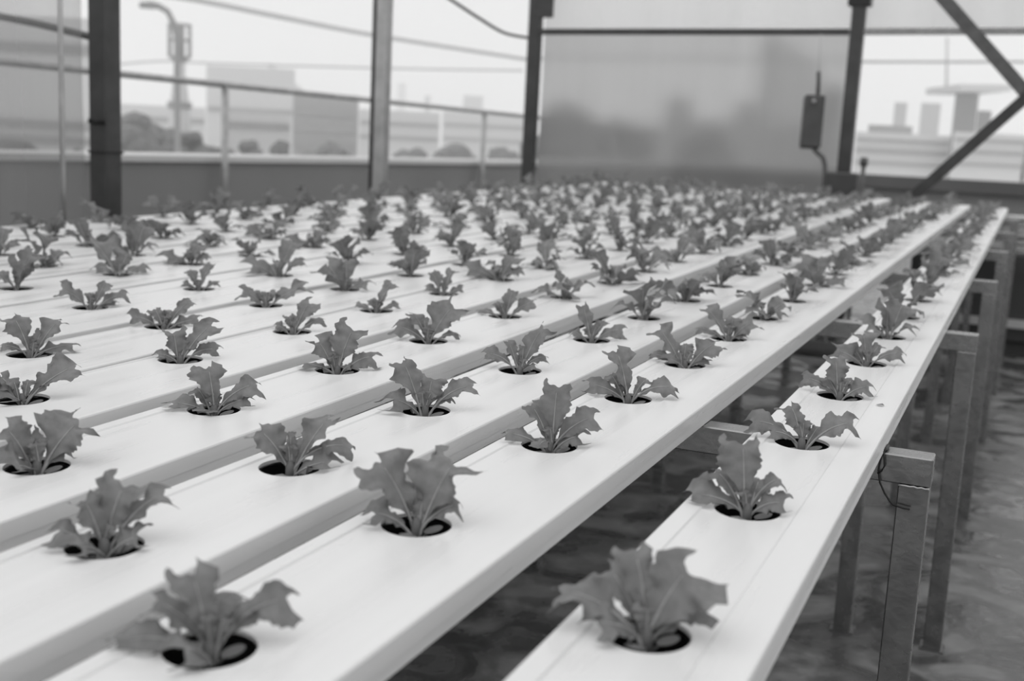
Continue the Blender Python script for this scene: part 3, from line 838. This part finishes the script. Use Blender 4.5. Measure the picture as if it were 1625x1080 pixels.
# ------------------------------------------------------------------ things at the right, beyond the bench
a = at(1432, 545, 5.9); b = at(1760, 545, 5.9); zt_ = at(1600, 403, 5.6).z
un = empty('storage_unit', (a.x, a.y, FLOOR)); W_ = Vector((b.x - a.x, 0, 0)).length
bm = bmesh.new(); box(bm, 0, W_, 0, .5, .06, zt_ - FLOOR); bevel(bm, .01); link('body', bm, M['unit'], un)
bm = bmesh.new(); zz = at(1600, 505, 5.85).z - FLOOR; box(bm, -.01, W_, -.03, -.001, zz - .02, zz + .02); link('edge_strip', bm, M['crate'], un)
bm = bmesh.new(); box(bm, .02, W_ - .02, .03, .45, 0, .06); link('plinth', bm, M['unit'], un)
tag(un, 'long dark storage unit on the floor at the right, beyond the bench legs', 'storage unit')
def crate(px, dep_y, wd, z0, h, label):
    p = at(px, 400, 5.75)
    root = empty('plastic_crate', (p.x, un.location.y + dep_y, z0))
    bm = bmesh.new(); t = .012
    box(bm, -wd / 2, wd / 2, -.13, .13, 0, t)
    for s in (-1, 1):
        for k in range(3):
            z = .004 + h * (.12 + .31 * k)
            box(bm, -wd / 2, wd / 2, s * .13 - .006, s * .13 + .006, z, z + h * .22)
            box(bm, s * wd / 2 - .006, s * wd / 2 + .006, -.13, .13, z, z + h * .22)
    for sx in (-1, 1):
        for sy in (-1, 1): box(bm, sx * wd / 2 - .01, sx * wd / 2 + .01, sy * .13 - .01, sy * .13 + .01, 0, h)
    link('body', bm, M['crate'], root)
    bm = bmesh.new(); box(bm, -wd / 2 - .01, wd / 2 + .01, -.145, .145, h - .012, h); link('rim', bm, M['crate'], root)
    tag(root, label, 'crate', 'pale crates stacked on the storage unit')
crate(1622, .2, .17, zt_, .095, 'pale slatted crate at the right edge, bottom of its stack')
crate(1622, .2, .17, zt_ + .096, .08, 'pale slatted crate at the right edge, top of its stack')
crate(1528, .2, .10, zt_, .11, 'small pale crate seen between the two rightmost channels')
# pipe bundle lying under the bench
bm = bmesh.new(); a = at(1290, 552, 4.6)
tube(bm, [(-2.3, a.y, FLOOR + .16), (-.25, a.y, FLOOR + .16)], .035, 10)
pp = link('drain_pipe', bm, M['rust'])
for x in (-2.1, -1.2, -.4):
    bm = bmesh.new(); box(bm, x - .02, x + .02, a.y - .03, a.y + .03, FLOOR, FLOOR + .13); link('support', bm, M['rust'], pp)
tag(pp, 'grey drain pipe on short supports under the bench', 'pipe')
# small torn leaf bits on the rightmost channel
for (y, dx, l_) in ((1.40, .047, 'tiny torn leaf scrap lying on the rightmost channel'),):
    bm = bmesh.new()
    pts = [(0, 0, .0012), (.006, -.002, .0022), (.010, .001, .0012), (.007, .006, .0026), (.002, .004, .0014)]
    v_ = [bm.verts.new(p) for p in pts]; bm.faces.new(v_)
    bmesh.ops.solidify(bm, geom=list(bm.faces), thickness=.0006)
    o = link('leaf_scrap', bm, M['leaf'], None, False, RB @ Vector((cx(0, y) + dx, y, 0)))
    tag(o, l_, 'leaf scrap')

# ------------------------------------------------------------------ summer haze over the city
hm = bpy.data.materials.new('city_haze'); hm.use_nodes = True
t = hm.node_tree; t.nodes.clear()
o_ = t.nodes.new('ShaderNodeOutputMaterial'); v_ = t.nodes.new('ShaderNodeVolumeScatter')
v_.inputs['Color'].default_value = (1, 1, 1, 1); v_.inputs['Density'].default_value = .0055; v_.inputs['Anisotropy'].default_value = .2
t.links.new(v_.outputs['Volume'], o_.inputs['Volume'])
bm = bmesh.new(); box(bm, -260, 160, 20, 290, -20, 60)
hz = link('city_haze', bm, hm)
tag(hz, 'pale haze hanging over the city beyond the roof', 'haze', kind='stuff')
